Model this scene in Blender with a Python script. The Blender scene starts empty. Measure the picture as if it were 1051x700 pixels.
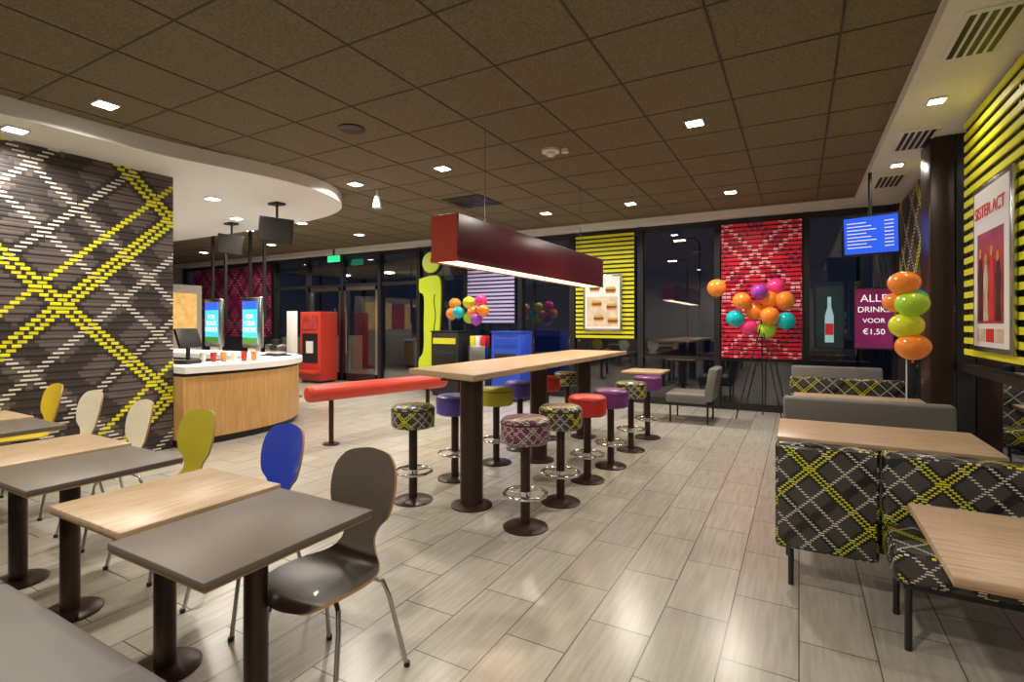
import bpy, bmesh, math, random
from mathutils import Vector, Matrix
random.seed(4)
SC = bpy.context.scene
SC.view_settings.view_transform = 'Standard'
SC.view_settings.look = 'None'
LP = 2.1   # lamp power factor

# ------------------------------------------------------------------ materials
def newmat(name):
    m = bpy.data.materials.new(name); m.use_nodes = True
    nt = m.node_tree; b = nt.nodes['Principled BSDF']
    return m, nt, b
class NB:
    def __init__(s, nt): s.nt = nt
    def n(s, t): return s.nt.nodes.new(t)
    def link(s, a, b): s.nt.links.new(a, b)
    def setin(s, sock, v):
        if isinstance(v, bpy.types.NodeSocket): s.link(v, sock)
        else: sock.default_value = v
    def math(s, op, a, b=None, c=None):
        m = s.n('ShaderNodeMath'); m.operation = op
        s.setin(m.inputs[0], a)
        if b is not None: s.setin(m.inputs[1], b)
        if c is not None: s.setin(m.inputs[2], c)
        return m.outputs[0]
    def mix(s, f, a, b):
        m = s.n('ShaderNodeMix'); m.data_type = 'RGBA'
        s.setin(m.inputs[0], f)
        for i, v in ((6, a), (7, b)):
            if isinstance(v, tuple): m.inputs[i].default_value = (v[0], v[1], v[2], 1)
            else: s.link(v, m.inputs[i])
        return m.outputs[2]
def pmat(name, col, rough=0.5, metal=0.0, emit=None, es=0.0, noise=0.0, nscale=20, bump=0.0, coat=0.0):
    m, nt, b = newmat(name); q = NB(nt)
    b.inputs['Base Color'].default_value = (*col, 1)
    b.inputs['Roughness'].default_value = rough
    b.inputs['Metallic'].default_value = metal
    if coat: b.inputs['Coat Weight'].default_value = coat
    if emit:
        b.inputs['Emission Color'].default_value = (*emit, 1)
        b.inputs['Emission Strength'].default_value = es
    tc = q.n('ShaderNodeTexCoord'); nz = q.n('ShaderNodeTexNoise')
    nz.inputs['Scale'].default_value = nscale; nz.inputs['Detail'].default_value = 4
    q.link(tc.outputs['Object'], nz.inputs['Vector'])
    k = noise if noise else 0.05
    c2 = tuple(max(0, c * (1 - k)) for c in col)
    c3 = tuple(min(1, c * (1 + k)) for c in col)
    q.link(q.mix(nz.outputs['Fac'], c2, c3), b.inputs['Base Color'])
    if bump:
        bp = q.n('ShaderNodeBump'); bp.inputs['Strength'].default_value = bump
        bp.inputs['Distance'].default_value = 0.01
        q.link(nz.outputs['Fac'], bp.inputs['Height']); q.link(bp.outputs['Normal'], b.inputs['Normal'])
    return m
def wood(name, c1, c2, stretch=(30, 2, 30), rough=0.4):
    m, nt, b = newmat(name); q = NB(nt)
    tc = q.n('ShaderNodeTexCoord'); mp = q.n('ShaderNodeMapping')
    mp.inputs['Scale'].default_value = stretch
    nz = q.n('ShaderNodeTexNoise'); nz.inputs['Scale'].default_value = 1.5
    nz.inputs['Detail'].default_value = 6; nz.inputs['Roughness'].default_value = 0.65
    q.link(tc.outputs['Object'], mp.inputs['Vector']); q.link(mp.outputs[0], nz.inputs['Vector'])
    r = q.n('ShaderNodeValToRGB'); r.color_ramp.elements[0].position = 0.35; r.color_ramp.elements[1].position = 0.65
    r.color_ramp.elements[0].color = (*c1, 1); r.color_ramp.elements[1].color = (*c2, 1)
    q.link(nz.outputs['Fac'], r.inputs[0]); q.link(r.outputs[0], b.inputs['Base Color'])
    b.inputs['Roughness'].default_value = rough
    return m
def plaid(name, base, yel, whi, row, P, oa=0.0, ob=0.0, yw=0.03, yoff=(-0.06, 0.06), ww=0.02, wa=(0.3, 0.5), wb=None, groove=True, rough=0.45,
          dk=((0.5, 0.08),), dks=0.8, hi=0.86, es=0.0, k=1.0, yoffb=None, wr=(0.26, 0.76)):
    # woven tartan: horizontal strands (rows) carrying short coloured stitches that step diagonally
    m, nt, b = newmat(name); q = NB(nt)
    uv = q.n('ShaderNodeUVMap'); uv.uv_map = 'UVMap'
    sp = q.n('ShaderNodeSeparateXYZ'); q.link(uv.outputs[0], sp.inputs[0])
    u, v = sp.outputs[0], sp.outputs[1]
    u = q.math('MULTIPLY', u, k)
    vr = q.math('DIVIDE', v, row); fl = q.math('FLOOR', vr); fr = q.math('FRACT', vr)
    vq = q.math('MULTIPLY', fl, row)
    a = q.math('SUBTRACT', vq, u); bb = q.math('ADD', vq, u)
    def stripe(x, c, w):
        t = q.math('SUBTRACT', x, c); t = q.math('DIVIDE', t, P); t = q.math('ADD', t, 0.5)
        t = q.math('FRACT', t); t = q.math('SUBTRACT', t, 0.5); t = q.math('ABSOLUTE', t)
        return q.math('LESS_THAN', t, w / P)
    def mx(l):
        o = l[0]
        for kk in l[1:]: o = q.math('MAXIMUM', o, kk)
        return o
    ym = mx([stripe(a, oa + s, yw) for s in yoff] + [stripe(bb, ob + s, yw) for s in (yoffb or yoff)])
    wm = mx([stripe(a, oa + P * p, ww) for p in wa] + [stripe(bb, ob + P * p, ww) for p in (wb or wa)])
    slat = q.math('MULTIPLY', q.math('GREATER_THAN', fr, 1-hi), q.math('LESS_THAN', fr, hi))
    wsl = q.math('MULTIPLY', q.math('GREATER_THAN', fr, wr[0]), q.math('LESS_THAN', fr, wr[1]))
    ym = q.math('MULTIPLY', ym, slat); wm = q.math('MULTIPLY', wm, wsl)
    nz = q.n('ShaderNodeTexNoise'); nz.inputs['Scale'].default_value = 6; q.link(uv.outputs[0], nz.inputs['Vector'])
    bc = q.mix(nz.outputs['Fac'], tuple(c * 0.8 for c in base), tuple(c * 1.2 for c in base))
    fb = mx([stripe(x, o + P * p, w) for x, o in ((a, oa), (bb, ob)) for p, w in dk])
    bc = q.mix(q.math('MULTIPLY', fb, dks), bc, tuple(c * 0.12 for c in base))
    if groove:
        g = q.math('LESS_THAN', fr, 0.12)
        bc = q.mix(q.math('MULTIPLY', g, 0.7), bc, tuple(c * 0.12 for c in base))
    c = q.mix(wm, bc, tuple(whi)); c = q.mix(ym, c, tuple(yel))
    q.link(c, b.inputs['Base Color']); b.inputs['Roughness'].default_value = rough
    bp = q.n('ShaderNodeBump'); bp.inputs['Strength'].default_value = 0.5; bp.inputs['Distance'].default_value = row*0.15
    h = q.math('PINGPONG', fr, 0.5); q.link(h, bp.inputs['Height']); q.link(bp.outputs['Normal'], b.inputs['Normal'])
    if es:
        q.link(c, b.inputs['Emission Color']); b.inputs['Emission Strength'].default_value = es
    return m
def glass(name, ior, tint):
    m = bpy.data.materials.new(name); m.use_nodes = True; nt = m.node_tree; nt.nodes.clear(); q = NB(nt)
    o = q.n('ShaderNodeOutputMaterial'); mx = q.n('ShaderNodeMixShader'); fz = q.n('ShaderNodeFresnel'); fz.inputs[0].default_value = ior
    t = q.n('ShaderNodeBsdfTransparent'); t.inputs[0].default_value = (*tint, 1); g = q.n('ShaderNodeBsdfGlossy'); g.inputs['Roughness'].default_value = 0.01
    g.inputs[0].default_value = (0.9, 0.93, 1, 1)
    q.link(fz.outputs[0], mx.inputs[0]); q.link(t.outputs[0], mx.inputs[1]); q.link(g.outputs[0], mx.inputs[2]); q.link(mx.outputs[0], o.inputs[0])
    return m

# ------------------------------------------------------------------ mesh builder
class MB:
    def __init__(s): s.bm = bmesh.new(); s.mats = []
    def mi(s, m):
        if m not in s.mats: s.mats.append(m)
        return s.mats.index(m)
    def merge(s, t, mat, M=None, keep=False):
        if not keep:
            i = s.mi(mat)
            for f in t.faces: f.material_index = i
        if M is not None: bmesh.ops.transform(t, matrix=M, verts=t.verts)
        me = bpy.data.meshes.new('tmp'); t.to_mesh(me); t.free()
        s.bm.from_mesh(me); bpy.data.meshes.remove(me)
    def box(s, x0, x1, y0, y1, z0, z1, mat, bev=0.0, M=None, seg=2):
        t = bmesh.new(); bmesh.ops.create_cube(t, size=1)
        bmesh.ops.transform(t, matrix=Matrix.Translation(((x0+x1)/2, (y0+y1)/2, (z0+z1)/2)) @ Matrix.Diagonal((abs(x1-x0), abs(y1-y0), abs(z1-z0), 1)), verts=t.verts)
        if bev: bmesh.ops.bevel(t, geom=t.edges[:], offset=bev, segments=seg, affect='EDGES', profile=0.5)
        s.merge(t, mat, M)
    def quad(s, p, mat):
        t = bmesh.new(); t.faces.new([t.verts.new(v) for v in p]); s.merge(t, mat)
    def lathe(s, prof, mat, cx=0, cy=0, seg=28, M=None):
        t = bmesh.new(); rings = []
        for r, z in prof:
            if r < 1e-5: rings.append([t.verts.new((cx, cy, z))])
            else: rings.append([t.verts.new((cx + r*math.cos(2*math.pi*i/seg), cy + r*math.sin(2*math.pi*i/seg), z)) for i in range(seg)])
        for A, B in zip(rings, rings[1:]):
            for i in range(seg):
                j = (i+1) % seg
                if len(A) == 1 and len(B) == 1: continue
                if len(A) == 1: t.faces.new((A[0], B[i], B[j]))
                elif len(B) == 1: t.faces.new((A[i], A[j], B[0]))
                else: t.faces.new((A[i], A[j], B[j], B[i]))
        bmesh.ops.recalc_face_normals(t, faces=t.faces)
        s.merge(t, mat, M)
    def cyl(s, cx, cy, z0, z1, r, mat, seg=24, M=None, bev=0.0):
        if bev: p = [(0, z0), (r-bev, z0), (r, z0+bev), (r, z1-bev), (r-bev, z1), (0, z1)]
        else: p = [(0, z0), (r, z0), (r, z1), (0, z1)]
        s.lathe(p, mat, cx, cy, seg, M)
    def tube(s, pts, r, mat, seg=10, closed=False, M=None):
        t = bmesh.new(); P = [Vector(p) for p in pts]; n = len(P); rings = []
        up = Vector((0.13, 0.21, 1)).normalized()
        for i in range(n):
            if closed: d = (P[(i+1) % n] - P[i-1]).normalized()
            else: d = (P[min(i+1, n-1)] - P[max(i-1, 0)]).normalized()
            a = d.cross(up)
            if a.length < 0.05: a = d.cross(Vector((1, 0, 0)))
            a.normalize(); b = d.cross(a)
            rings.append([t.verts.new(P[i] + r*(a*math.cos(2*math.pi*k/seg) + b*math.sin(2*math.pi*k/seg))) for k in range(seg)])
        rr = list(zip(rings, rings[1:]))
        if closed: rr.append((rings[-1], rings[0]))
        for A, B in rr:
            for k in range(seg): t.faces.new((A[k], A[(k+1) % seg], B[(k+1) % seg], B[k]))
        if not closed: t.faces.new(rings[0]); t.faces.new(rings[-1][::-1])
        bmesh.ops.recalc_face_normals(t, faces=t.faces)
        s.merge(t, mat, M)
    def prism(s, poly, z0, z1, mat, M=None, bev=0.0):
        t = bmesh.new()
        A = [t.verts.new((x, y, z0)) for x, y in poly]; B = [t.verts.new((x, y, z1)) for x, y in poly]
        t.faces.new(A[::-1]); t.faces.new(B); n = len(A)
        for i in range(n): t.faces.new((A[i], A[(i+1) % n], B[(i+1) % n], B[i]))
        bmesh.ops.recalc_face_normals(t, faces=t.faces)
        if bev: bmesh.ops.bevel(t, geom=[e for e in t.edges], offset=bev, segments=2, affect='EDGES')
        s.merge(t, mat, M)
    def ball(s, c, r, mat, sx=1, sz=1.1):
        x, y, z = c; pr = []
        for i in range(13):
            a = -math.pi/2 + math.pi*i/12
            rr = r*math.cos(a)*(1 + 0.06*math.sin(a)); pr.append((max(rr, 0) if 0 < i < 12 else 0, z + r*sz*math.sin(a)))
        s.lathe(pr, mat, x, y, 20)
        s.lathe([(0, z - r*sz + 0.005), (0.012, z - r*sz - 0.02), (0, z - r*sz - 0.022)], mat, x, y, 8)
    def mesh(s, name):
        me = bpy.data.meshes.new(name); s.bm.normal_update()
        uvl = s.bm.loops.layers.uv.new('UVMap')
        for f in s.bm.faces:
            n = f.normal; ax = max(range(3), key=lambda i: abs(n[i]))
            for l in f.loops:
                c = l.vert.co
                l[uvl].uv = ((c.y, c.z), (c.x, c.z), (c.x, c.y))[ax]
        s.bm.to_mesh(me); s.bm.free()
        for m in s.mats: me.materials.append(m)
        me.polygons.foreach_set('use_smooth', [True]*len(me.polygons))
        me.set_sharp_from_angle(angle=math.radians(38))
        return me
    def done(s, name, loc=(0, 0, 0), rz=0):
        return place(s.mesh(name), name, loc, rz)
def place(me, name, loc=(0, 0, 0), rz=0):
    o = bpy.data.objects.new(name, me); SC.collection.objects.link(o)
    o.location = loc; o.rotation_euler = (0, 0, rz); return o
def text(parent, body, size, loc, rot, mat, name='lettering'):
    c = bpy.data.curves.new(name, 'FONT'); c.body = body; c.size = size; c.extrude = 0.002
    c.align_x = 'CENTER'; c.align_y = 'CENTER'
    c.materials.append(mat)
    o = bpy.data.objects.new(name, c); SC.collection.objects.link(o)
    o.location = loc; o.rotation_euler = rot; o.parent = parent; return o

# ------------------------------------------------------------------ palette
white = pmat('white_paint', (0.80, 0.79, 0.77), 0.6)
cream = pmat('cream_plastic', (0.80, 0.75, 0.58), 0.35)
black = pmat('black_metal', (0.014, 0.013, 0.014), 0.4)
tbar = pmat('ceiling_grid_metal', (0.05, 0.040, 0.026), 0.7)
dbrown = pmat('dark_bronze_metal', (0.040, 0.022, 0.016), 0.35, 0.4)
steel = pmat('brushed_steel', (0.5, 0.5, 0.5), 0.25, 1.0)
chrome = pmat('chrome', (0.75, 0.75, 0.75), 0.12, 1.0)
glassd = glass('night_window_glass', 2.3, (0.70, 0.75, 0.8))
oak = wood('oak_laminate_y', (0.34, 0.23, 0.13), (0.54, 0.40, 0.26), (40, 2.5, 40), 0.35)
oakx = wood('oak_laminate_x', (0.38, 0.25, 0.15), (0.58, 0.42, 0.28), (2.5, 40, 40), 0.35)
oakz = wood('oak_veneer_counter', (0.46, 0.25, 0.08), (0.60, 0.36, 0.14), (25, 25, 2), 0.35)
ply = pmat('plywood_edge', (0.42, 0.24, 0.10), 0.5)
greytop = pmat('grey_laminate', (0.125, 0.100, 0.080), 0.45, noise=0.1)
greychair = pmat('taupe_chair_laminate', (0.075, 0.060, 0.048), 0.3, coat=0.3)
blue = pmat('blue_lacquer', (0.02, 0.05, 0.42), 0.3, coat=0.3)
bluecab = pmat('blue_cabinet_glow_lacquer', (0.02, 0.07, 0.48), 0.35, emit=(0.02, 0.06, 0.5), es=0.15)  # lacquer with self-glow put in so the dim cabinet shows
lime = pmat('olive_yellow_lacquer', (0.42, 0.37, 0.02), 0.35, coat=0.3)
yellowp = pmat('yellow_lacquer', (0.75, 0.56, 0.03), 0.35)
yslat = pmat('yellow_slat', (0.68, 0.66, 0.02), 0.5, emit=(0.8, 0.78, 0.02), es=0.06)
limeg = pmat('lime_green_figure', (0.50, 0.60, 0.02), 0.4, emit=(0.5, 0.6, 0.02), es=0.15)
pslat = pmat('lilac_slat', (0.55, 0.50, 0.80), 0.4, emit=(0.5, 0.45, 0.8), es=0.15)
rslat = plaid('red_tartan_slat_glow', (0.72, 0.015, 0.045), (0.25, 0.01, 0.05), (0.85, 0.42, 0.45), 0.0725, 1.2, 0.2, 0.1, 0.025, (-0.06, 0.06), 0.03, (0.35, 0.6), groove=False, hi=1.0, es=0.12, dk=((0.48, 0.05),), dks=0.4, wr=(0.0, 1.0))  # slats emit a little to look brighter, though they are no lamp
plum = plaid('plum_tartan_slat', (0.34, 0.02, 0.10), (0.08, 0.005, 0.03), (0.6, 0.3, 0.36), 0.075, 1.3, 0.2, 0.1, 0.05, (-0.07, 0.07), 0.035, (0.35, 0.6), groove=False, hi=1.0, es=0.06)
redp = pmat('red_print_solid', (0.7, 0.02, 0.04), 0.4)
redv = pmat('red_vinyl', (0.56, 0.045, 0.025), 0.4)
reds = pmat('red_seat_vinyl', (0.58, 0.025, 0.02), 0.35)
purple = pmat('purple_vinyl', (0.15, 0.03, 0.18), 0.35)
violet = pmat('violet_vinyl', (0.09, 0.06, 0.32), 0.35)
olivev = pmat('olive_vinyl', (0.42, 0.40, 0.02), 0.35)
greyv = pmat('grey_vinyl', (0.16, 0.150, 0.140), 0.5, noise=0.08)
redlamp = pmat('red_lamp_metal', (0.34, 0.028, 0.012), 0.35, emit=(0.6, 0.05, 0.02), es=0.05)
redlampside = pmat('burgundy_lamp_metal', (0.095, 0.008, 0.018), 0.3)
lampglow = pmat('warm_diffuser', (1, 0.8, 0.6), 0.5, emit=(1.0, 0.58, 0.34), es=2.4)
led = pmat('downlight_glow', (1, 1, 1), 0.5, emit=(1, 0.96, 0.86), es=16)
wplaid = plaid('plaid_wall_panel', (0.120, 0.095, 0.090), (0.80, 0.78, 0.02), (0.74, 0.72, 0.64), 0.042, 2.1, -0.72, 4.06, 0.036, (-0.055, 0.055, 0.38), 0.046, (0.42, 0.78), wb=(0.28, 0.54), dk=((0.0, 0.15), (0.42, 0.10), (0.66, 0.12)), dks=0.75, hi=0.88, yoffb=(-0.055, 0.055), wr=(0.30, 0.72))
bplaid = plaid('plaid_bench_vinyl', (0.060, 0.054, 0.052), (0.66, 0.64, 0.02), (0.66, 0.64, 0.56), 0.0125, 0.58, 0.05, 0.15, 0.0085, (-0.016, 0.016), 0.009, (0.30, 0.70), wb=(0.28, 0.5, 0.72), rough=0.25, dk=((0.0, 0.045), (0.5, 0.03)), dks=0.85, hi=0.82)
splaid = plaid('plaid_stool_vinyl', (0.050, 0.045, 0.044), (0.62, 0.60, 0.04), (0.62, 0.60, 0.54), 0.012, 0.27, 0.0, 0.03, 0.008, (-0.013, 0.013), 0.009, (0.4, 0.65), rough=0.3, dk=((0.0, 0.035),))
pplaid = plaid('plaid_stool_vinyl_pink', (0.15, 0.03, 0.065), (0.46, 0.42, 0.38), (0.60, 0.52, 0.48), 0.012, 0.24, 0.0, 0.03, 0.008, (-0.013, 0.013), 0.009, (0.4, 0.65), rough=0.3, dk=((0.0, 0.03),))

# floor
def floor_mat():
    m, nt, b = newmat('stone_plank_tile'); q = NB(nt)
    tc = q.n('ShaderNodeTexCoord'); sp = q.n('ShaderNodeSeparateXYZ'); q.link(tc.outputs['Object'], sp.inputs[0])
    cb = q.n('ShaderNodeCombineXYZ'); q.link(sp.outputs[1], cb.inputs[0]); q.link(sp.outputs[0], cb.inputs[1])
    br = q.n('ShaderNodeTexBrick'); q.link(cb.outputs[0], br.inputs['Vector'])
    br.offset = 0.5; br.inputs['Scale'].default_value = 1
    br.inputs['Brick Width'].default_value = 0.62; br.inputs['Row Height'].default_value = 0.31
    br.inputs['Mortar Size'].default_value = 0.0032; br.inputs['Bias'].default_value = 0.0
    br.inputs['Color1'].default_value = (0.45, 0.425, 0.375, 1); br.inputs['Color2'].default_value = (0.385, 0.36, 0.315, 1)
    br.inputs['Mortar'].default_value = (0.12, 0.105, 0.09, 1)
    mp = q.n('ShaderNodeMapping'); mp.inputs['Scale'].default_value = (35, 2.5, 1); q.link(tc.outputs['Object'], mp.inputs['Vector'])
    nz = q.n('ShaderNodeTexNoise'); nz.inputs['Scale'].default_value = 1.2; nz.inputs['Detail'].default_value = 6
    q.link(mp.outputs[0], nz.inputs['Vector'])
    mr = q.n('ShaderNodeMapRange'); mr.inputs[1].default_value = 0.3; mr.inputs[2].default_value = 0.7
    mr.inputs[3].default_value = 0.84; mr.inputs[4].default_value = 1.12; q.link(nz.outputs['Fac'], mr.inputs[0])
    mm = q.n('ShaderNodeMix'); mm.data_type = 'RGBA'; mm.blend_type = 'MULTIPLY'; mm.inputs[0].default_value = 1
    q.link(br.outputs['Color'], mm.inputs[6])
    cc = q.n('ShaderNodeCombineColor')
    for i in range(3): q.link(mr.outputs[0], cc.inputs[i])
    q.link(cc.outputs[0], mm.inputs[7]); q.link(mm.outputs[2], b.inputs['Base Color'])
    b.inputs['Roughness'].default_value = 0.24
    bp = q.n('ShaderNodeBump'); bp.inputs['Strength'].default_value = 0.3; bp.inputs['Distance'].default_value = 0.003
    bp.invert = True
    q.link(br.outputs['Fac'], bp.inputs['Height']); q.link(bp.outputs['Normal'], b.inputs['Normal'])
    return m
fm = floor_mat()
ceilm = pmat('dark_acoustic_tile', (0.175, 0.140, 0.090), 0.95, noise=0.75, nscale=70, bump=0.6)

# ------------------------------------------------------------------ shell
XW, YB, YF, XL, ZC, ZS = 1.35, 9.75, -1.2, -18.0, 3.42, 3.32
b = MB(); b.box(XL, XW+0.2, YF, YB+0.1, -0.1, 0, fm); b.done('floor')
b = MB(); b.box(XL, XW+0.1, YF, YB+0.1, ZC, ZC+0.1, ceilm); b.done('ceiling')
b = MB()
x = -0.5 + 0.74*2
while x > XL:
    b.box(x-0.007, x+0.007, YF, YB-0.4, ZC-0.005, ZC, tbar); x -= 0.74
y = 4.78 - 0.74*8
while y < YB-0.4:
    b.box(XL, XW-0.6, y-0.007, y+0.007, ZC-0.004, ZC-0.001, tbar); y += 0.74
b.done('trim_ceiling_grid')
wallm = pmat('dark_frame_wall', (0.02, 0.017, 0.016), 0.5)
cwall = pmat('warm_grey_wall', (0.38, 0.34, 0.29), 0.6)
b = MB(); b.box(XL, XW+0.25, YF-0.15, YF, 0, ZC, cwall); b.done('wall_front')
b = MB(); b.box(XL-0.15, XL, YF, YB+0.1, 0, ZC, cwall); b.done('wall_left')
b = MB(); b.box(0.74, XW+0.1, YF, YB+0.1, ZS, ZC-0.001, white); b.done('trim_soffit_right')
b = MB(); b.box(-17.9, 0.74, YB-0.35, YB+0.1, ZS, ZC-0.001, white); b.done('trim_soffit_back')
b = MB(); b.box(1.30, XW+0.1, YB-0.1, YB+0.1, 0, ZS, wallm); b.done('trim_corner_post')
edge = [(-5.85, 2.4), (-5.80, 3.0), (-5.66, 3.6), (-5.56, 4.1), (-5.56, 4.6), (-5.66, 5.05), (-5.92, 5.46), (-6.35, 5.78), (-7.0, 6.0), (-7.9, 6.12), (-9, 6.16), (-12.5, 6.16)]
def spline(key, n=5):
    pts = []
    for i in range(len(key)-1):
        p0, p1, p2, p3 = key[max(i-1,0)], key[i], key[i+1], key[min(i+2,len(key)-1)]
        for k in range(n):
            t = k/n
            pts.append(tuple(0.5*((2*p1[j])+(-p0[j]+p2[j])*t+(2*p0[j]-5*p1[j]+4*p2[j]-p3[j])*t*t+(-p0[j]+3*p1[j]-3*p2[j]+p3[j])*t**3) for j in range(len(p1))))
    pts.append(key[-1]); return pts
b = MB(); b.prism(spline(edge, 4)+[(-12.5, YF), (-5.85, YF)], ZS-0.06, ZC-0.001, white); b.done('trim_bulkhead_counter')
b = MB(); b.box(-6.75, -6.6, YF, 3.46, 0, ZS-0.06, wplaid)
z = 0.0
while z < 3.2:
    b.box(-6.6, -6.594, YF, 3.46, z-0.003, z+0.003, black); z += 0.084
b.done('wall_plaid_panel')
frames = [-17.9, -13.2, -11.85, -10.5, -9.2, -7.95, -6.6, -5.2, -4.0, -2.62, -1.26, 0.10, 1.30]
for i, (a, c) in enumerate(zip(frames, frames[1:])):
    b = MB(); a2, c2 = a+0.001, c-0.001
    b.quad([(a2, YB+0.03, 0), (c2, YB+0.03, 0), (c2, YB+0.03, ZS), (a2, YB+0.03, ZS)], glassd)
    b.box(a2, a+0.05, YB-0.06, YB+0.06, 0, ZS, black); b.box(c-0.05, c2, YB-0.06, YB+0.06, 0, ZS, black)
    b.box(a2, c2, YB-0.03, YB+0.05, ZS-0.1, ZS-0.001, black); b.box(a2, c2, YB-0.03, YB+0.05, 0, 0.12, black)
    if i in (1, 2, 3, 4): b.box(a2, c2, YB-0.03, YB+0.05, 2.45, 2.53, black)
    if i in (5, 7, 9, 10): b.box(a2, c2, YB-0.02, YB+0.05, 0.85, 0.90, black)
    nm = 'door' if i in (2, 3) else 'window'
    if nm == 'door':
        b.box(a+0.05, a+0.13, YB-0.05, YB+0.05, 0.02, 2.45, steel); b.box(c-0.13, c-0.05, YB-0.05, YB+0.05, 0.02, 2.45, steel)
        b.box(a+0.05, c-0.05, YB-0.05, YB+0.05, 2.36, 2.45, steel); b.box(a+0.05, c-0.05, YB-0.05, YB+0.05, 0.02, 0.2, dbrown)
        hx = c-0.2 if i == 2 else a+0.2
        b.tube([(hx, YB-0.1, 0.7), (hx, YB-0.1, 1.9)], 0.022, steel)
        b.box(hx-0.01, hx+0.01, YB-0.1, YB, 0.9, 0.92, steel); b.box(hx-0.01, hx+0.01, YB-0.1, YB, 1.58, 1.6, steel)
    b.done('%s_%d' % (nm, i+1))
ys = [YF, 1.0, 3.4, 6.4, 8.2, 9.65]
for i, (a, c) in enumerate(zip(ys, ys[1:])):
    b = MB(); a2, c2 = a+0.001, c-0.001
    b.quad([(XW+0.04, a2, 0), (XW+0.04, c2, 0), (XW+0.04, c2, ZS), (XW+0.04, a2, ZS)], glassd)
    b.box(XW-0.03, XW+0.06, a2, a+0.05, 0, ZS, black)
    b.box(XW-0.02, XW+0.05, a2, c2, 0.0, 0.12, black); b.box(XW-0.02, XW+0.05, a2, c2, 1.05, 1.12, black)
    b.done('window_%d' % (20+i))
b = MB(); b.box(1.12, XW-0.04, 6.4, 6.85, 0, ZS, dbrown, 0.01); b.done('structural_column')

# ------------------------------------------------------------------ night exterior
asph = pmat('wet_asphalt', (0.03, 0.03, 0.032), 0.45, noise=0.4, nscale=3)
b = MB(); b.box(-60, 40, -20, 60, -0.25, -0.11, asph); b.done('ground_car_park')
lh = pmat('added_street_lamp_glow', (1, 1, 1), 0.5, emit=(1, 0.78, 0.45), es=14)
for (lx, ly) in ((-30, 22), (-24, 38), (-21, 18), (-13.5, 24), (-11, 40), (-8.5, 17), (-6, 33), (-4, 25), (-1, 38), (1.5, 18), (6.5, 12), (7, 22), (9, 5)):  # invented lamps, added as visible points of light behind the glass
    b = MB(); b.tube([(0, 0, -0.11), (0, 0, 5.2)], 0.05, black); b.tube([(0, 0, 5.2), (-0.2, 0, 5.45), (-0.8, 0, 5.5)], 0.04, black)
    b.box(-1.2, -0.6, -0.14, 0.14, 5.40, 5.50, black, 0.02); b.box(-1.15, -0.65, -0.11, 0.11, 5.37, 5.40, lh); b.done('added_street_lamp', (lx, ly, 0))
b = MB(); b.box(-13.2, -7.95, YB+0.12, 13.2, 3.0, 3.1, cwall)  # made-up canopy, added to give a lit area beyond the doors
for xx in (-13.1, -8.05):
    b.box(xx-0.06, xx+0.06, 13.0, 13.12, -0.1, 3.0, black)
for xx in (-12.3, -10.5, -8.9): b.box(xx-0.1, xx+0.1, 11.4, 11.6, 2.97, 3.0, led)  # added glowing panels under the made-up canopy
b.box(-13.2, -13.1, YB+0.12, 13.1, -0.1, 1.1, cwall); b.box(-13.2, -7.95, YB+0.12, 13.2, -0.11, -0.06, fm)
b.done('added_lit_canopy')
l = bpy.data.lights.new('door_fill_light', 'AREA'); l.size = 1.5; l.energy = 50; l.color = (1, 0.85, 0.65)  # extra light added to brighten the space outside the doors
o = bpy.data.objects.new('door_fill_light', l); SC.collection.objects.link(o); o.location = (-10.5, 11.5, 2.93)

# ------------------------------------------------------------------ slat panels
def slats_y(name, x0, x1, z0, z1, mat, y=YB-0.1, pitch=0.085, h=0.05):
    b = MB()
    b.box(x0, x1, y+0.02, y+0.03, z0, z1, black)
    b.box(x0, x0+0.03, y, y+0.02, z0, z1, black); b.box(x1-0.03, x1, y, y+0.02, z0, z1, black)
    z = z0 + pitch/2
    while z < z1:
        b.box(x0, x1, -0.006, 0.006, -h/2, h/2, mat, M=Matrix.Translation((0, y-0.005, z)) @ Matrix.Rotation(math.radians(12), 4, 'X'))
        z += pitch
    return b.done(name)
slats_y('red_louver_panel', -1.18, 0.04, 0.9, 3.2, rslat, pitch=0.0725, h=0.050)
slats_y('yellow_louver_panel', -3.9, -2.72, 1.2, 3.2, yslat)
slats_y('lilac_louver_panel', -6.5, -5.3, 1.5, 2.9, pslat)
slats_y('plum_louver_panel', -17.2, -13.3, 1.1, 3.2, plum, pitch=0.075, h=0.055)
b = MB(); z = 1.25
b.box(XW-0.035, XW-0.031, 3.2, 6.0, 1.2, 3.3, black)
while z < 3.3:
    b.box(XW-0.06, XW-0.045, 3.2, 6.0, z-0.026, z+0.026, yslat); z += 0.100
for yy in (3.2, 4.7, 5.96): b.box(XW-0.045, XW-0.031, yy, yy+0.03, 1.2, 3.3, black)
b.done('yellow_louver_panel')
b = MB(); b.box(XW-0.06, XW-0.035, 7.0, 9.4, 1.9, 3.25, wplaid); b.done('plaid_louver_panel')

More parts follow.
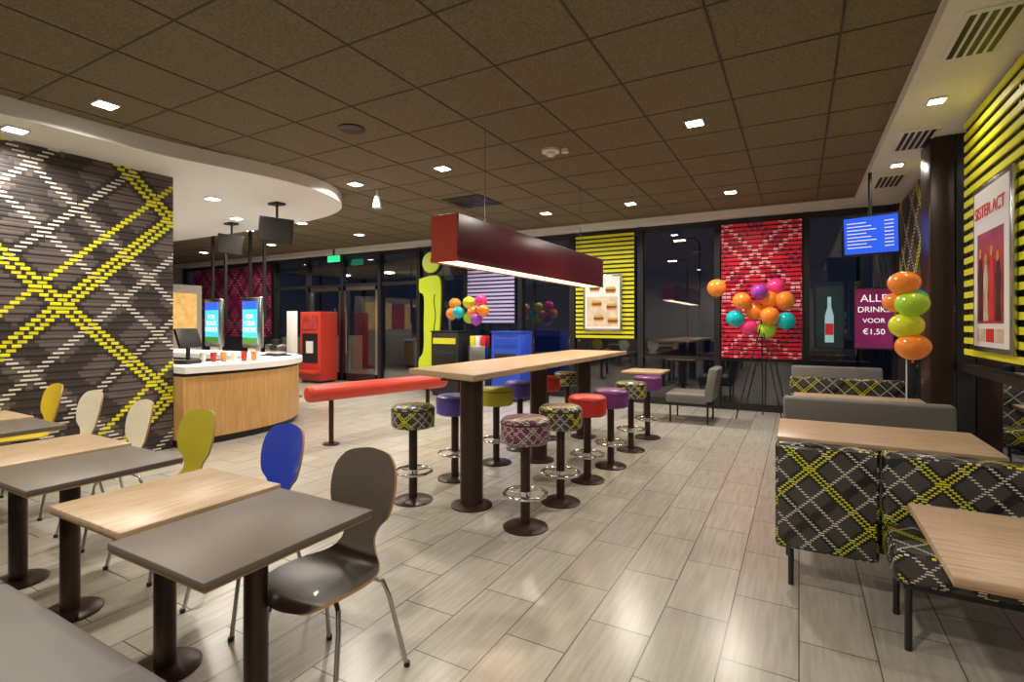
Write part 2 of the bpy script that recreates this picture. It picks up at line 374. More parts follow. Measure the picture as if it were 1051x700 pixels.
# ------------------------------------------------------------------ posters / screens
paper = pmat('poster_paper', (0.72, 0.70, 0.67), 0.4, emit=(0.8, 0.78, 0.72), es=0.1)
magenta = pmat('magenta_print', (0.28, 0.02, 0.14), 0.4, noise=0.5, nscale=5, emit=(0.4, 0.02, 0.2), es=0.08)
redprint = pmat('red_print', (0.42, 0.05, 0.045), 0.4, noise=0.9, nscale=9)
bun = pmat('bun_print', (0.65, 0.30, 0.08), 0.5, noise=0.3, nscale=30); greenp = pmat('green_print', (0.1, 0.35, 0.05), 0.5)
tan = pmat('tan_print', (0.62, 0.50, 0.38), 0.5, noise=0.5, nscale=8)
scrblue = pmat('blue_screen', (0.02, 0.08, 0.5), 0.2, emit=(0.02, 0.10, 0.75), es=1.0)
scrcyan = pmat('cyan_screen', (0.05, 0.5, 0.7), 0.2, emit=(0.04, 0.38, 0.6), es=1.1)
wlet = pmat('white_print', (0.9, 0.9, 0.9), 0.5, emit=(1, 1, 1), es=0.6)
rlet = pmat('red_lettering', (0.7, 0.03, 0.03), 0.5)
R = math.radians
b = MB(); yq = YB-0.16
b.box(-3.72, -2.94, yq, yq+0.03, 1.36, 2.44, steel, 0.005); b.box(-3.68, -2.98, yq-0.004, yq, 1.40, 2.40, paper)
b.box(-3.64, -3.02, yq-0.0055, yq-0.004, 1.44, 2.02, tan)
for cx, cz in ((-3.48, 2.18), (-3.16, 2.14), (-3.44, 1.88), (-3.14, 1.82), (-3.40, 1.60), (-3.12, 1.55)):
    for dz, w, mm in ((0.045, 0.09, bun), (0.01, 0.105, greenp), (-0.012, 0.10, rlet), (-0.04, 0.09, bun)):
        b.box(cx-w, cx+w, yq-0.009, yq-0.005, cz+dz-0.02, cz+dz+0.02, mm, 0.0018)
o = b.done('food_poster')
b = MB(); b.box(0.74, 1.26, yq, yq+0.03, 1.1, 2.05, black); b.box(0.76, 1.24, yq-0.004, yq, 1.12, 2.03, magenta)
o = b.done('drinks_poster')
for i, (t, s) in enumerate((('ALLE', 0.16), ('DRINKS', 0.12), ('VOOR', 0.1), ('\u20ac1,50', 0.12))):
    text(o, t, s, (1.0, yq-0.008, 1.88-0.17*i), (R(90), 0, 0), wlet)
b = MB(); b.box(0.22, 0.62, yq, yq+0.03, 1.1, 2.1, black); b.box(0.24, 0.60, yq-0.004, yq, 1.12, 2.08, pmat('dark_print', (0.02, 0.05, 0.06), 0.3))
btl = pmat('bottle_print', (0.35, 0.55, 0.6), 0.3, emit=(0.3, 0.5, 0.55), es=0.4)
b.prism([(-0.06, 0), (0.06, 0), (0.06, 0.42), (0.025, 0.56), (0.025, 0.72), (-0.025, 0.72), (-0.025, 0.56), (-0.06, 0.42)], 0, 0.004, btl, M=Matrix.Translation((0.42, yq-0.005, 1.2)) @ Matrix.Rotation(R(90), 4, 'X'))
b.box(0.365, 0.475, yq-0.014, yq-0.008, 1.32, 1.5, rlet)
b.done('bottle_poster')
b = MB(); xx = XW-0.095
b.box(xx, xx+0.03, 4.68, 5.56, 1.28, 2.58, steel, 0.006); b.box(xx-0.004, xx, 4.72, 5.52, 1.32, 2.54, paper)
b.box(xx-0.007, xx-0.004, 4.82, 5.42, 1.50, 2.20, redprint)
for k in range(3): b.box(xx-0.0075, xx-0.004, 4.82+0.21*k, 5.0+0.21*k, 1.36, 1.46, (tan, rlet, tan)[k])
dk = pmat('dark_figure_print', (0.05, 0.015, 0.02), 0.5)
MX = Matrix(((0, 0, -1, xx-0.007), (1, 0, 0, 0), (0, 1, 0, 0), (0, 0, 0, 1)))
for k in range(4):
    y0 = 4.89+0.135*k; zz = 1.95+0.05*(k % 2)
    b.prism([(y0-0.02, 1.52), (y0+0.10, 1.52), (y0+0.08, 1.7), (y0+0.10, 1.85), (y0+0.06, zz), (y0+0.02, zz), (y0-0.02, 1.85), (y0, 1.7)], 0, 0.003, (dk, rlet, tan, dk)[k], M=MX)
    b.prism([(y0+0.04+0.03*math.cos(a*math.pi/6), zz+0.04+0.04*math.sin(a*math.pi/6)) for a in range(12)], 0, 0.004, bun, M=MX)
o = b.done('show_poster')
text(o, 'SISTER ACT', 0.135, (xx-0.012, 5.12, 2.36), (R(90), 0, R(-90)), rlet)
M = Matrix.Translation((0.75, 7.5, 2.56)) @ Matrix.Rotation(R(-16), 4, 'Z') @ Matrix.Rotation(R(8), 4, 'X')
b = MB(); b.box(-0.29, 0.29, 0, 0.06, -0.24, 0.24, black, 0.008, M=M); b.box(-0.27, 0.27, -0.004, 0, -0.215, 0.22, scrblue, M=M)
for k in range(8):
    b.box(-0.24, -0.24+0.20+0.10*((k*7) % 3)/2, -0.007, -0.004, 0.15-0.042*k, 0.160-0.042*k, wlet, M=M)
    b.box(0.14, 0.23, -0.007, -0.004, 0.15-0.042*k, 0.160-0.042*k, wlet, M=M)
b.cyl(0.75, 7.56, 2.7, ZS, 0.02, black); b.done('wall_television')
for (mx_, my_, mz_, w, h, rz) in ((-6.67, 4.9, 2.86, 0.25, 0.18, 28), (-8.7, 5.5, 2.88, 0.22, 0.17, 30)):
    M = Matrix.Translation((mx_, my_, mz_)) @ Matrix.Rotation(R(rz), 4, 'Z') @ Matrix.Rotation(R(10), 4, 'X') @ Matrix.Rotation(R(8), 4, 'Y')
    b = MB(); b.box(-w, w, 0, 0.05, -h, h, black, 0.008, M=M); b.box(-w+0.02, w-0.02, -0.003, 0, -h+0.02, h-0.02, wallm, M=M)
    b.cyl(mx_, my_+0.03, mz_, ZS-0.06, 0.018, black); b.box(mx_-0.1, mx_+0.1, my_-0.05, my_+0.1, ZS-0.09, ZS-0.061, black); b.done('ceiling_monitor')
for kx in (-10.73, -9.46):
    b = MB(); ky = 6.45
    b.box(kx-0.2, kx+0.2, ky-0.1, ky+0.15, 0, 0.06, steel, 0.01); b.box(kx-0.12, kx+0.12, ky-0.03, ky+0.09, 0.06, 1.05, white, 0.01)
    b.box(kx-0.27, kx+0.27, ky-0.06, ky+0.06, 1.02, 2.02, steel, 0.03); b.box(kx-0.23, kx+0.23, ky-0.066, ky-0.06, 1.10, 1.94, scrcyan)
    b.box(kx-0.23, kx+0.23, ky-0.07, ky-0.066, 1.78, 1.94, scrblue)
    b.box(kx-0.23, kx+0.23, ky-0.07, ky-0.066, 1.10, 1.22, greenp)
    b.box(kx-0.25, kx-0.2, ky+0.07, ky+0.12, 1.5, ZC, black); b.box(kx+0.2, kx+0.25, ky+0.07, ky+0.12, 1.5, ZC, black)
    o = b.done('order_kiosk')
    text(o, 'FOR\nYOUR\nORDER', 0.13, (kx, ky-0.075, 1.50), (R(90), 0, 0), wlet)

# ------------------------------------------------------------------ counter
def off(poly, d):
    n = len(poly); out = []
    for i, p in enumerate(poly):
        a = Vector(poly[max(i-1, 0)]); c = Vector(poly[min(i+1, n-1)]); t = (c-a).normalized()
        out.append((p[0]+t.y*d, p[1]-t.x*d))
    return out
front = spline([(-6.40, 3.47), (-6.36, 4.0), (-6.38, 4.45), (-6.46, 4.82), (-6.62, 5.15), (-6.85, 5.44), (-7.15, 5.68), (-7.5, 5.83), (-8.0, 5.9), (-11.8, 5.9)], 4)
inner = [(-11.8, 5.15), (-8.0, 5.15), (-7.5, 5.05), (-7.2, 4.8), (-7.08, 4.4), (-7.05, 3.47)]
b = MB()
b.prism(off(front, -0.05)+inner, 0, 0.09, black); b.prism(front+inner, 0.09, 0.86, oakz)
b.prism(off(front, 0.05)+inner, 0.90, 0.98, white); b.prism(off(front, -0.03)+inner, 0.86, 0.90, black)
b.done('service_counter')
M = Matrix.Translation((-6.9, 3.8, 0.981)) @ Matrix.Rotation(R(105), 4, 'Z')
b = MB(); b.box(-0.12, 0.12, -0.1, 0.1, 0, 0.05, black, 0.01, M=M); b.cyl(0, 0, 0.05, 0.22, 0.025, black, M=M)
M2 = M @ Matrix.Translation((0, 0, 0.33)) @ Matrix.Rotation(R(-20), 4, 'X')
b.box(-0.17, 0.17, -0.02, 0.02, -0.13, 0.13, black, 0.01, M=M2); b.box(-0.15, 0.15, 0.02, 0.023, -0.11, 0.11, scrcyan, M=M2)
b.done('cash_register')
b = MB()
for k in range(6):
    cx, cy = -7.0+0.07*k, 4.05+0.1*k
    b.lathe([(0, 0.98), (0.03, 0.98), (0.042, 1.1), (0.044, 1.1), (0.044, 1.11), (0, 1.11)], (white, reds, bun)[k % 3], cx, cy, 16)
b.done('paper_cups')
b = MB(); b.box(-7.6, -7.2, 5.3, 5.6, 0.981, 1.0, black, 0.005); b.box(-7.55, -7.25, 5.36, 5.54, 1.0, 1.16, steel, 0.01); b.cyl(-7.4, 5.45, 1.16, 1.24, 0.06, black)
b.done('straw_dispenser')
mpanel = pmat('warm_menu_panel', (0.6, 0.35, 0.12), 0.4, noise=0.9, nscale=7, emit=(0.9, 0.5, 0.15), es=0.5)
b = MB(); b.box(-12.8, -12.5, 2.4, 7.2, 0, 2.4, cwall)
for k in range(7): b.box(-12.5, -12.46, 2.5+0.66*k, 3.1+0.66*k, 1.3, 2.2, (mpanel, redprint, greenp, mpanel, redprint, mpanel, mpanel)[k])
b.done('menu_display_cabinet')

# ------------------------------------------------------------------ small tables & chairs
def pedestal_table(name, x0, x1, y0, y1, h, top, post=0.043, disc=0.14, posts=None):
    b = MB(); b.box(x0, x1, y0, y1, h-0.028, h, top, 0.006); b.box(x0+0.004, x1-0.004, y0+0.004, y1-0.004, h-0.034, h-0.026, ply)
    for (cx, cy) in (posts or [((x0+x1)/2, (y0+y1)/2)]):
        b.cyl(cx, cy, 0.01, h-0.03, post, dbrown)
        b.lathe([(0, 0), (disc, 0), (disc, 0.008), (disc*0.9, 0.016), (post+0.02, 0.022), (0, 0.022)], dbrown, cx, cy)
        b.box(cx-0.14, cx+0.14, cy-0.14, cy+0.14, h-0.045, h-0.034, black)
    return b.done(name)
T = [(-2.07, -1.50, greytop, .87, 1.55), (-2.70, -2.12, oak, .93, 1.59), (-3.60, -3.02, greytop, .96, 1.64), (-4.27, -3.67, oak, .99, 1.68), (-5.35, -4.75, greytop, 1.05, 1.75), (-6.0, -5.42, oak, 1.08, 1.78)]
for a, c, m, y0, y1 in T:
    pedestal_table('cafe_table', a, c, y0, y1, 0.75, m, posts=[((a+c)/2, 1.23)])
def chair_mesh(mat, name):
    key = [(-.235,.425,0.0),(-.233,.428,.09),(-.222,.436,.14),(-.19,.448,.18),(-.10,.448,.208),(0,.445,.212),(.08,.447,.195),(.14,.462,.155),(.175,.50,.110),(.195,.55,.086),(.208,.60,.105),(.220,.65,.155),(.235,.72,.178),(.25,.79,.182),(.262,.85,.170),(.272,.895,.135),(.276,.915,.09),(.278,.925,0.0)]
    pts = spline(key, 3)
    nv = 12; t = bmesh.new(); G = []
    for i, (y, z, w) in enumerate(pts):
        w = max(w, 0.012)
        s = min(max((z-0.46)/0.2, 0), 1)
        row = []
        for j in range(nv+1):
            x = -w + 2*w*j/nv
            row.append(Vector((x, y - s*1.0*x*x, z + (1-s)*0.5*x*x)))
        G.append(row)
    th = 0.012; A = []; B = []
    for i in range(len(G)):
        ra, rb = [], []
        for j in range(nv+1):
            du = G[min(i+1,len(G)-1)][j]-G[max(i-1,0)][j]; dv = G[i][min(j+1,nv)]-G[i][max(j-1,0)]
            n = dv.cross(du)
            n = n.normalized() if n.length > 1e-9 else Vector((0,0,1))
            ra.append(t.verts.new(G[i][j]+n*th/2)); rb.append(t.verts.new(G[i][j]-n*th/2))
        A.append(ra); B.append(rb)
    edge = []
    for i in range(len(G)-1):
        for j in range(nv):
            t.faces.new((A[i][j], A[i][j+1], A[i+1][j+1], A[i+1][j])); t.faces.new((B[i][j], B[i+1][j], B[i+1][j+1], B[i][j+1]))
        for j in (0, nv): edge.append(t.faces.new((A[i][j], A[i+1][j], B[i+1][j], B[i][j])))
    for i in (0, len(G)-1):
        for j in range(nv): edge.append(t.faces.new((A[i][j], A[i][j+1], B[i][j+1], B[i][j])))
    bmesh.ops.recalc_face_normals(t, faces=t.faces)
    b = MB(); mi, pi = b.mi(mat), b.mi(ply)
    for f in t.faces: f.material_index = mi
    for f in edge: f.material_index = pi
    b.merge(t, None, keep=True)
    for sx in (-1, 1):
        for sy in (-1, 1):
            y0 = 0.02 + sy*0.07
            b.tube([(sx*0.03, y0, 0.425), (sx*0.12, y0+sy*0.03, 0.42), (sx*0.165, y0+sy*0.06, 0.40), (sx*0.185, y0+sy*0.08, 0.33), (sx*0.225, y0+sy*0.15, 0.0)], 0.010, steel)
            b.cyl(sx*0.225, y0+sy*0.15, 0, 0.02, 0.014, black, 10)
    b.box(-0.06, 0.06, -0.07, 0.11, 0.415, 0.438, black, 0.004)
    return b.mesh(name)
cm = {k: chair_mesh(m, 'chair_'+k) for k, m in (('grey', greychair), ('blue', blue), ('lime', lime), ('cream', cream), ('yellow', yellowp))}
for k, x, y, r in (('grey', -1.71, 1.50, 4), ('blue', -2.56, 1.70, -3), ('lime', -3.48, 1.76, 3), ('cream', -4.32, 1.80, -3), ('cream', -5.28, 1.88, 2), ('yellow', -6.22, 1.95, 0)):
    place(cm[k], 'dining_chair', (x, y, 0), R(r))

# ------------------------------------------------------------------ benches
def cushion(b, x0, x1, y0, y1, z0, z1, m, bev=0.03): b.box(x0, x1, y0, y1, z0, z1, m, bev, seg=3)
b = MB()
for k in range(4):
    x1 = -1.6-1.22*k; cushion(b, x1-1.21, x1, 0.25, 0.84, 0.33, 0.46, greyv); cushion(b, x1-1.21, x1, 0.12, 0.27, 0.40, 0.92, greyv)
b.box(-6.45, -1.63, 0.15, 0.80, 0.28, 0.335, black)
for k in range(6):
    for yy in (0.2, 0.75): b.cyl(-1.7-0.93*k, yy, 0, 0.3, 0.02, black)
b.done('banquette_bench')
def booth(name, x0, x1, yc, m, xs=None, seat_front=True, seat_back=True, top=0.82, bot=0.22):
    b = MB(); xs = xs or x0
    if xs > x0:
        cushion(b, x0, xs-0.005, yc-0.06, yc+0.06, bot, top, m); cushion(b, xs+0.005, x1, yc-0.07, yc+0.06, 0.40, top, m)
    else: cushion(b, x0, x1, yc-0.06, yc+0.06, bot, top, m)
    if seat_front:
        cushion(b, xs, x1, yc-0.47, yc-0.05, 0.31, 0.46, m)
        b.box(xs+0.04, x1-0.04, yc-0.44, yc, 0.285, 0.315, black)
        for xx in (xs+0.06, x1-0.06): b.cyl(xx, yc-0.42, 0, 0.30, 0.015, black); b.cyl(xx, yc-0.08, 0, 0.30, 0.015, black)
    if seat_back:
        cushion(b, x0, x1, yc+0.05, yc+0.47, 0.31, 0.46, m)
        b.box(x0+0.04, x1-0.04, yc, yc+0.44, 0.285, 0.315, black)
        for xx in (x0+0.06, x1-0.06): b.cyl(xx, yc+0.42, 0, 0.30, 0.015, black)
    for xx in (x0+0.08,): b.cyl(xx, yc, 0, 0.30, 0.015, black)
    return b.done(name)
booth('booth_bench', -0.12, 1.26, 3.38, bplaid, xs=0.38)
booth('booth_bench', -0.12, 1.05, 5.12, greyv, top=0.87)
booth('booth_bench', -0.10, 1.05, 7.15, bplaid, top=0.86)
booth('booth_bench', -0.10, 1.05, 9.05, greyv, top=0.86)
pedestal_table('cafe_table', 0.40, 1.26, 1.98, 2.70, 0.75, oakx, posts=[(0.95, 2.34)])
pedestal_table('cafe_table', -0.13, 1.03, 3.87, 4.62, 0.75, oakx)
pedestal_table('cafe_table', -0.05, 1.05, 5.75, 6.45, 0.75, oakx)
pedestal_table('cafe_table', -0.05, 1.05, 7.75, 8.4, 0.75, oakx)
pedestal_table('cafe_table', -2.45, -1.83, 7.95, 8.6, 0.75, oakx)
b = MB()
cushion(b, -1.78, -1.18, 8.02, 8.68, 0.30, 0.45, greyv, 0.03)
b.box(-0.06, 0.06, 8.02, 8.68, 0, 0.5, greyv, 0.025, M=Matrix.Translation((-1.18, 0, 0.34)) @ Matrix.Rotation(R(10), 4, 'Y'))
b.box(-1.75, -1.15, 8.05, 8.65, 0.27, 0.30, black)
for xx in (-1.72, -1.18):
    for yy in (8.08, 8.62): b.tube([(xx, yy, 0.28), (xx, yy, 0)], 0.014, black)
b.done('lounge_chair')

# ------------------------------------------------------------------ tall table, stools, lean rail, beam lamp
b = MB()
b.prism([(-3.03, 3.56), (-2.18, 3.32), (-2.18, 7.35), (-3.03, 7.35)], 1.05, 1.10, oak, bev=0.005)
for cy, cx in ((3.56, -2.36), (5.1, -2.5), (6.45, -2.5)):
    b.cyl(cx, cy, 0.02, 1.05, 0.095, dbrown, 32); b.lathe([(0, 0), (0.17, 0), (0.17, 0.012), (0.10, 0.03), (0, 0.03)], dbrown, cx, cy, 32)
    b.box(cx-0.2, cx+0.12, cy-0.15, cy+0.15, 1.035, 1.052, black)
b.done('bar_table')
def stool_mesh(m, name):
    b = MB()
    b.lathe([(0, 0), (0.165, 0), (0.165, 0.010), (0.14, 0.022), (0.045, 0.034), (0, 0.034)], dbrown)
    b.cyl(0, 0, 0.03, 0.64, 0.036, dbrown)
    b.tube([(0.155*math.cos(a*math.pi/16), 0.155*math.sin(a*math.pi/16), 0.25) for a in range(32)], 0.013, chrome, closed=True)
    for k in range(3):
        a = 2*math.pi*k/3+0.5; b.tube([(0.03*math.cos(a), 0.03*math.sin(a), 0.25), (0.15*math.cos(a), 0.15*math.sin(a), 0.25)], 0.008, chrome, 8)
    b.cyl(0, 0, 0.235, 0.27, 0.045, chrome)
    b.lathe([(0, 0.625), (0.16, 0.625), (0.178, 0.64), (0.182, 0.67), (0.182, 0.77), (0.176, 0.795), (0.155, 0.81), (0.08, 0.815), (0, 0.816)], m, seg=36)
    b.tube([(0.182*math.cos(a*math.pi/20), 0.182*math.sin(a*math.pi/20), 0.775) for a in range(40)], 0.004, black, 6, closed=True)
    return b.mesh(name)
sm = {k: stool_mesh(m, 'stool_'+k) for k, m in (('pink', pplaid), ('plaid', splaid), ('red', reds), ('purple', purple), ('violet', violet), ('olive', olivev))}
for k, x, y in (('pink', -1.76, 3.37), ('plaid', -1.75, 3.99), ('red', -1.77, 4.67), ('purple', -1.73, 5.25), ('plaid', -1.74, 6.03), ('purple', -1.74, 6.8),
                ('plaid', -2.86, 3.42), ('violet', -2.91, 4.10), ('olive', -2.85, 4.78), ('violet', -2.92, 5.45), ('red', -2.88, 6.1), ('plaid', -2.88, 6.8)):
    place(sm[k], 'bar_stool', (x, y, 0), random.uniform(0, 3))
b = MB()
p0, p1 = Vector((-5.15, 4.2, 0.65)), Vector((-4.66, 6.3, 0.65)); d = (p1-p0)
L = d.length; ang = math.atan2(d.y, d.x)
M = Matrix.Translation(p0) @ Matrix.Rotation(ang, 4, 'Z') @ Matrix.Rotation(R(90), 4, 'Y')
b.lathe([(0, 0), (0.06, 0), (0.085, 0.012), (0.10, 0.035), (0.105, 0.07), (0.105, L-0.07), (0.10, L-0.035), (0.085, L-0.012), (0.06, L), (0, L)], redv, seg=36, M=M)
for f in (0.15, 0.85):
    p = p0.lerp(p1, f); b.cyl(p.x, p.y, 0, 0.6, 0.03, dbrown); b.cyl(p.x, p.y, 0, 0.015, 0.1, dbrown)
b.done('leaning_rail')
b = MB()
b.box(-2.81, -2.52, 3.60, 7.30, 2.06, 2.44, redlampside, 0.006)
b.box(-2.80, -2.53, 3.592, 3.60, 2.07, 2.43, redlamp)
b.box(-2.81, -2.80, 3.60, 7.30, 2.03, 2.065, redlampside); b.box(-2.53, -2.52, 3.60, 7.30, 2.03, 2.065, redlampside); b.box(-2.81, -2.52, 3.592, 3.604, 2.03, 2.07, redlamp)
b.box(-2.79, -2.54, 3.62, 7.28, 2.040, 2.059, lampglow)
for yy in (4.25, 6.75): b.tube([(-2.66, yy, 2.43), (-2.66, yy, ZC)], 0.004, steel, 6)
b.done('beam_pendant_lamp')

# ------------------------------------------------------------------ far furniture
b = MB(); b.box(-11.2, -10.45, 8.95, 9.5, 0.05, 1.8, redv, 0.02); b.box(-11.1, -10.55, 8.94, 8.95, 0.5, 1.25, black); b.box(-11.1, -10.55, 8.935, 8.95, 1.35, 1.7, redprint)
b.box(-11.15, -10.5, 8.98, 9.45, 0, 0.05, black); b.box(-10.95, -10.7, 8.925, 8.94, 0.75, 1.05, white); b.box(-11.25, -10.4, 8.75, 8.95, 0.25, 0.32, redv, 0.01)
b.done('vending_machine')
b = MB(); b.cyl(-9.0, 7.0, 0, 0.02, 0.2, steel); b.cyl(-9.0, 7.0, 0.02, 0.8, 0.02, steel); b.box(-9.14, -8.86, 6.98, 7.02, 0.75, 1.75, white, 0.005); b.done('notice_stand')
for k, (x, w, m) in enumerate(((-6.37, 0.34, black), (-4.92, 0.32, bluecab))):
    b = MB(); b.box(x-w, x+w, 8.6, 9.1, 0.06, 1.32, m, 0.015); b.box(x-w+0.02, x+w-0.02, 8.63, 9.08, 0, 0.06, black)
    b.box(x-w+0.08, x+w-0.08, 8.585, 8.60, 0.75, 0.92, black, 0.004); b.box(x-w+0.06, x+w-0.06, 8.585, 8.60, 1.08, 1.2, yslat if k == 0 else bluecab)
    b.box(x-w-0.01, x+w+0.01, 8.58, 9.11, 1.32, 1.35, m); b.done('waste_station')
b = MB(); b.box(-5.85, -5.45, 8.7, 9.0, 0, 1.05, steel, 0.01)
for k in range(3): b.box(-5.82+0.13*k, -5.72+0.13*k, 8.72, 8.9, 1.05, 1.25, (yslat, white, redp)[k], 0.004)
b.done('leaflet_rack')
# giant letter-i figure (dot head, curved body, foot)
b = MB(); ix = -7.18; iy = 9.3
Mi = Matrix.Translation((ix, iy, 0)) @ Matrix.Rotation(R(90), 4, 'X')
def disc(r, cx, cz, m, t0, t1): b.prism([(cx+r*math.cos(a*math.pi/16), cz+r*math.sin(a*math.pi/16)) for a in range(32)], t0, t1, m, M=Mi)
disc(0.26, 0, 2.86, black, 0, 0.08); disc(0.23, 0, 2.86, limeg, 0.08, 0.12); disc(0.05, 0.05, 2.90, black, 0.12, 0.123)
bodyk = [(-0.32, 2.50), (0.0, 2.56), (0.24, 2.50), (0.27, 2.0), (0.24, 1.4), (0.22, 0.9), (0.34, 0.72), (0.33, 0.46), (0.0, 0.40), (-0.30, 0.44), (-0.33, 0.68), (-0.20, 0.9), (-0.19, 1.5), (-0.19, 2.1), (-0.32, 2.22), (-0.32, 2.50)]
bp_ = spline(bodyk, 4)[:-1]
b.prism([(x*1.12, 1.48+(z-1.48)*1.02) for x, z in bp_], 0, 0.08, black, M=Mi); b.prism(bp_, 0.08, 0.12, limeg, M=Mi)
b.tube([(ix+0.12+0.02*math.sin(k*0.5), iy-0.122, 0.9+0.05*k) for k in range(26)], 0.010, black, 6)
b.box(ix-0.03, ix+0.03, iy, iy+0.05, 0.0, 3.0, black); b.box(ix-0.25, ix+0.25, iy-0.1, iy+0.2, 0, 0.03, black); b.box(ix-0.1, ix+0.1, iy-0.06, iy, 0.03, 0.45, black)
b.done('information_sign')
b = MB(); b.box(-10.65, -10.25, 9.35, 9.40, 3.08, 3.24, pmat('exit_green', (0, 0.4, 0.15), 0.4, emit=(0.05, 0.8, 0.35), es=1.0)); b.box(-10.47, -10.43, 9.36, 9.39, 3.24, ZC-0.002, black); b.done('exit_sign')

# ------------------------------------------------------------------ balloons
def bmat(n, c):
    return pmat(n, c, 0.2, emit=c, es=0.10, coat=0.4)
bo, bg, by, bp, bt, br_ = bmat('balloon_orange', (0.85, 0.24, 0.03)), bmat('balloon_green', (0.35, 0.60, 0.03)), bmat('balloon_yellow', (0.62, 0.66, 0.03)), bmat('balloon_pink', (0.80, 0.04, 0.20)), bmat('balloon_teal', (0.0, 0.42, 0.47)), bmat('balloon_violet', (0.3, 0.04, 0.36))
b = MB()
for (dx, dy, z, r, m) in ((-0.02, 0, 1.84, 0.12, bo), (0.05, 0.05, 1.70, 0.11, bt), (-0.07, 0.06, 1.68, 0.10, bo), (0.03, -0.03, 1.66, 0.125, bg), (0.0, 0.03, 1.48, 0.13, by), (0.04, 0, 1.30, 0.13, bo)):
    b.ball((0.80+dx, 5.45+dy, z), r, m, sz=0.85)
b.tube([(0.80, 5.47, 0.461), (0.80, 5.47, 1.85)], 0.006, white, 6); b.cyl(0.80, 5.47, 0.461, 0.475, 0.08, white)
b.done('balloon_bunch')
b = MB()
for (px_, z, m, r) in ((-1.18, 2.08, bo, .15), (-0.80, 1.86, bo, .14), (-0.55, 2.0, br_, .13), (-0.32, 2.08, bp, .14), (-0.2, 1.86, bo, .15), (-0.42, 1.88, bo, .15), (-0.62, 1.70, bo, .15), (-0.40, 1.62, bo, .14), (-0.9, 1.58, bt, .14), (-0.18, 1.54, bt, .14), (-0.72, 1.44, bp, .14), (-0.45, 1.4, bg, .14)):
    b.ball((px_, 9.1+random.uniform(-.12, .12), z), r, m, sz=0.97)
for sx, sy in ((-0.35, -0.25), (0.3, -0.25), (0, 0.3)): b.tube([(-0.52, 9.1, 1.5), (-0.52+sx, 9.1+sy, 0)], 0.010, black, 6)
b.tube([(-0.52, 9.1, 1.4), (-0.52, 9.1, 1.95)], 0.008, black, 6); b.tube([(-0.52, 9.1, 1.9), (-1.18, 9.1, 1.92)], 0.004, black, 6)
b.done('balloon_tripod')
b = MB()
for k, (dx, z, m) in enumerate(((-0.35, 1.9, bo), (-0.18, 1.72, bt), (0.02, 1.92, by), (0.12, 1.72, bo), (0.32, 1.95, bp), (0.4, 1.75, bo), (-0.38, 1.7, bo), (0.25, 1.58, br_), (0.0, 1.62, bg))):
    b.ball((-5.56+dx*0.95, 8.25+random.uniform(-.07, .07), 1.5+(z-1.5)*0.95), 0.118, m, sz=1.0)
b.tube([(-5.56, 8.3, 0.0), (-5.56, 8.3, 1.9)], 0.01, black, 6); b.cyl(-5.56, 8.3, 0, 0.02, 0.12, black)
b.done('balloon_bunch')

# ------------------------------------------------------------------ ceiling fixtures
def grille(name, cx, cy, w, l, z, m, n=6, along_y=False):
    b = MB(); b.box(cx-w/2, cx+w/2, cy-l/2, cy+l/2, z-0.012, z-0.0005, m, 0.003)
    for k in range(n):
        if along_y:
            xx = cx-w/2+0.02+(w-0.04)*(k+0.5)/n; b.box(xx-w/n*0.27, xx+w/n*0.27, cy-l/2+0.04, cy+l/2-0.04, z-0.014, z-0.004, black)
        else:
            yy = cy-l/2+l*(k+0.5)/n; b.box(cx-w/2+0.03, cx+w/2-0.03, yy-l/n*0.28, yy+l/n*0.28, z-0.014, z-0.004, black)
    b.done(name)
for yy in (4.25, 6.4, 8.1): grille('air_vent', 1.0, yy, 0.30, 0.66, ZS, white, 5, True)
grille('ceiling_air_diffuser', -4.5, 6.8, 0.7, 0.7, ZC, black, 8)
def downlight(x, y, z, s=0.07, pw=20):
    b = MB(); b.box(x-s-0.015, x+s+0.015, y-s-0.015, y+s+0.015, z-0.014, z-0.0005, white, 0.003); b.box(x-s, x+s, y-s, y+s, z-0.018, z-0.012, led)
    b.done('recessed_downlight')
    if pw:
        l = bpy.data.lights.new('downlight_lamp', 'AREA'); l.shape = 'SQUARE'; l.size = 0.16; l.energy = pw*LP; l.color = (1, 0.91, 0.785); l.spread = R(160)
        o = bpy.data.objects.new('downlight_lamp', l); SC.collection.objects.link(o); o.location = (x, y, z-0.03)
for x in (-0.87, -3.84, -5.32):
    downlight(x, 5.15, ZC)
for x in (-0.87, -2.35, -3.84, -5.32, -8.28, -11.2, -14): downlight(x, 8.12, ZC)
for x in (-5.3,): downlight(x, 2.22, ZC)
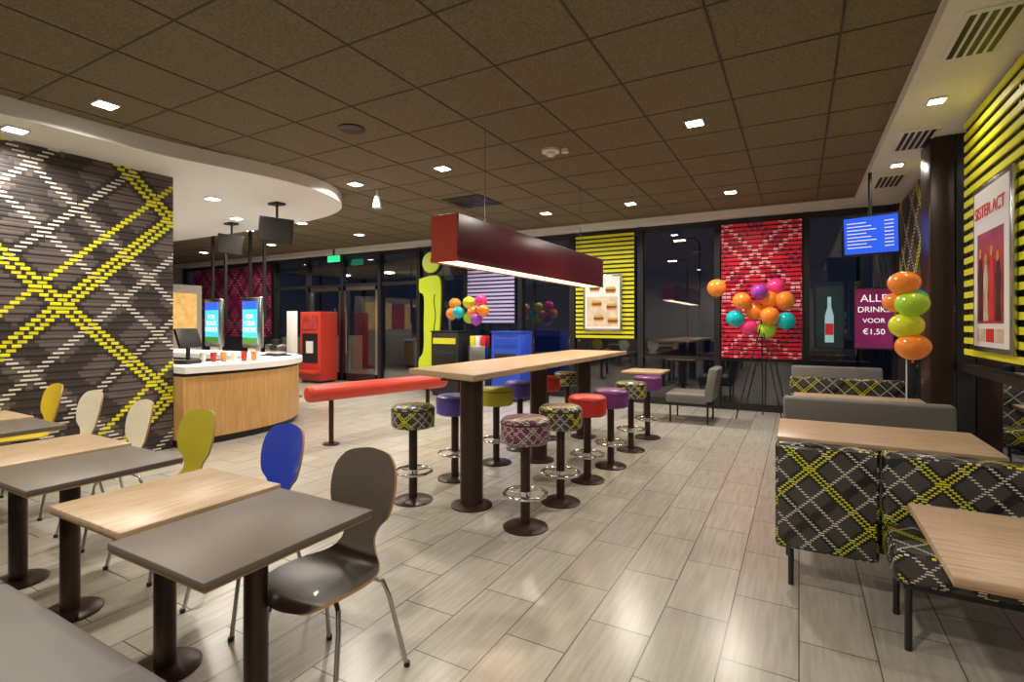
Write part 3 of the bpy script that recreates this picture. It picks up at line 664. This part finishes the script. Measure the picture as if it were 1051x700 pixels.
for x in (-0.87, -3.1): downlight(x, 0.3, ZC, pw=26)
for x in (-8.28, -9.9): downlight(x, 6.65, ZC, pw=14)
for x, y in ((-6.2, 1.9), (-6.2, 0.3), (-7.2, 4.3), (-8.5, 4.3), (-8.2, 5.3), (-10.2, 5.0), (-10.2, 3.6)): downlight(x, y, ZS-0.06, pw=14 if x < -6.5 else 9)
for yy in (2.4, 5.35, 7.3): downlight(0.98, yy, ZS, pw=3, s=0.05)
b = MB()
b.lathe([(0, ZC-0.001), (0.13, ZC-0.001), (0.13, ZC-0.012), (0.10, ZC-0.02), (0, ZC-0.02)], dbrown, -3.85, 3.68); b.done('ceiling_speaker')
b = MB(); b.cyl(-2.4, 5.2, ZC-0.03, ZC-0.0005, 0.10, white); b.cyl(-2.4, 5.2, ZC-0.07, ZC-0.03, 0.05, white, bev=0.01); b.cyl(-2.25, 5.25, ZC-0.04, ZC-0.0005, 0.04, white); b.done('smoke_detector')
b = MB(); b.cyl(-5.3, 5.55, ZC-0.1, ZC-0.001, 0.02, white); b.lathe([(0, ZC-0.08), (0.04, ZC-0.09), (0.07, ZC-0.26), (0, ZC-0.27)], white, -5.3, 5.55); b.done('ceiling_spotlight')
l = bpy.data.lights.new('beam_lamp_light', 'AREA'); l.shape = 'RECTANGLE'; l.size = 0.2; l.size_y = 3.5; l.energy = 20; l.color = (1, 0.70, 0.45)
o = bpy.data.objects.new('beam_lamp_light', l); SC.collection.objects.link(o); o.location = (-2.665, 5.45, 2.035)

# ------------------------------------------------------------------ world, camera
w = bpy.data.worlds.new('night'); SC.world = w; w.use_nodes = True
w.node_tree.nodes['Background'].inputs[0].default_value = (0.008, 0.011, 0.022, 1)
cam = bpy.data.cameras.new('camera'); co = bpy.data.objects.new('camera', cam); SC.collection.objects.link(co)
cam.sensor_width = 36; cam.lens = 36*530/1051; cam.shift_y = -18/1051; cam.clip_start = 0.05
co.location = (0, 0, 1.5); co.rotation_euler = (R(90), 0, R(29.06))
SC.camera = co
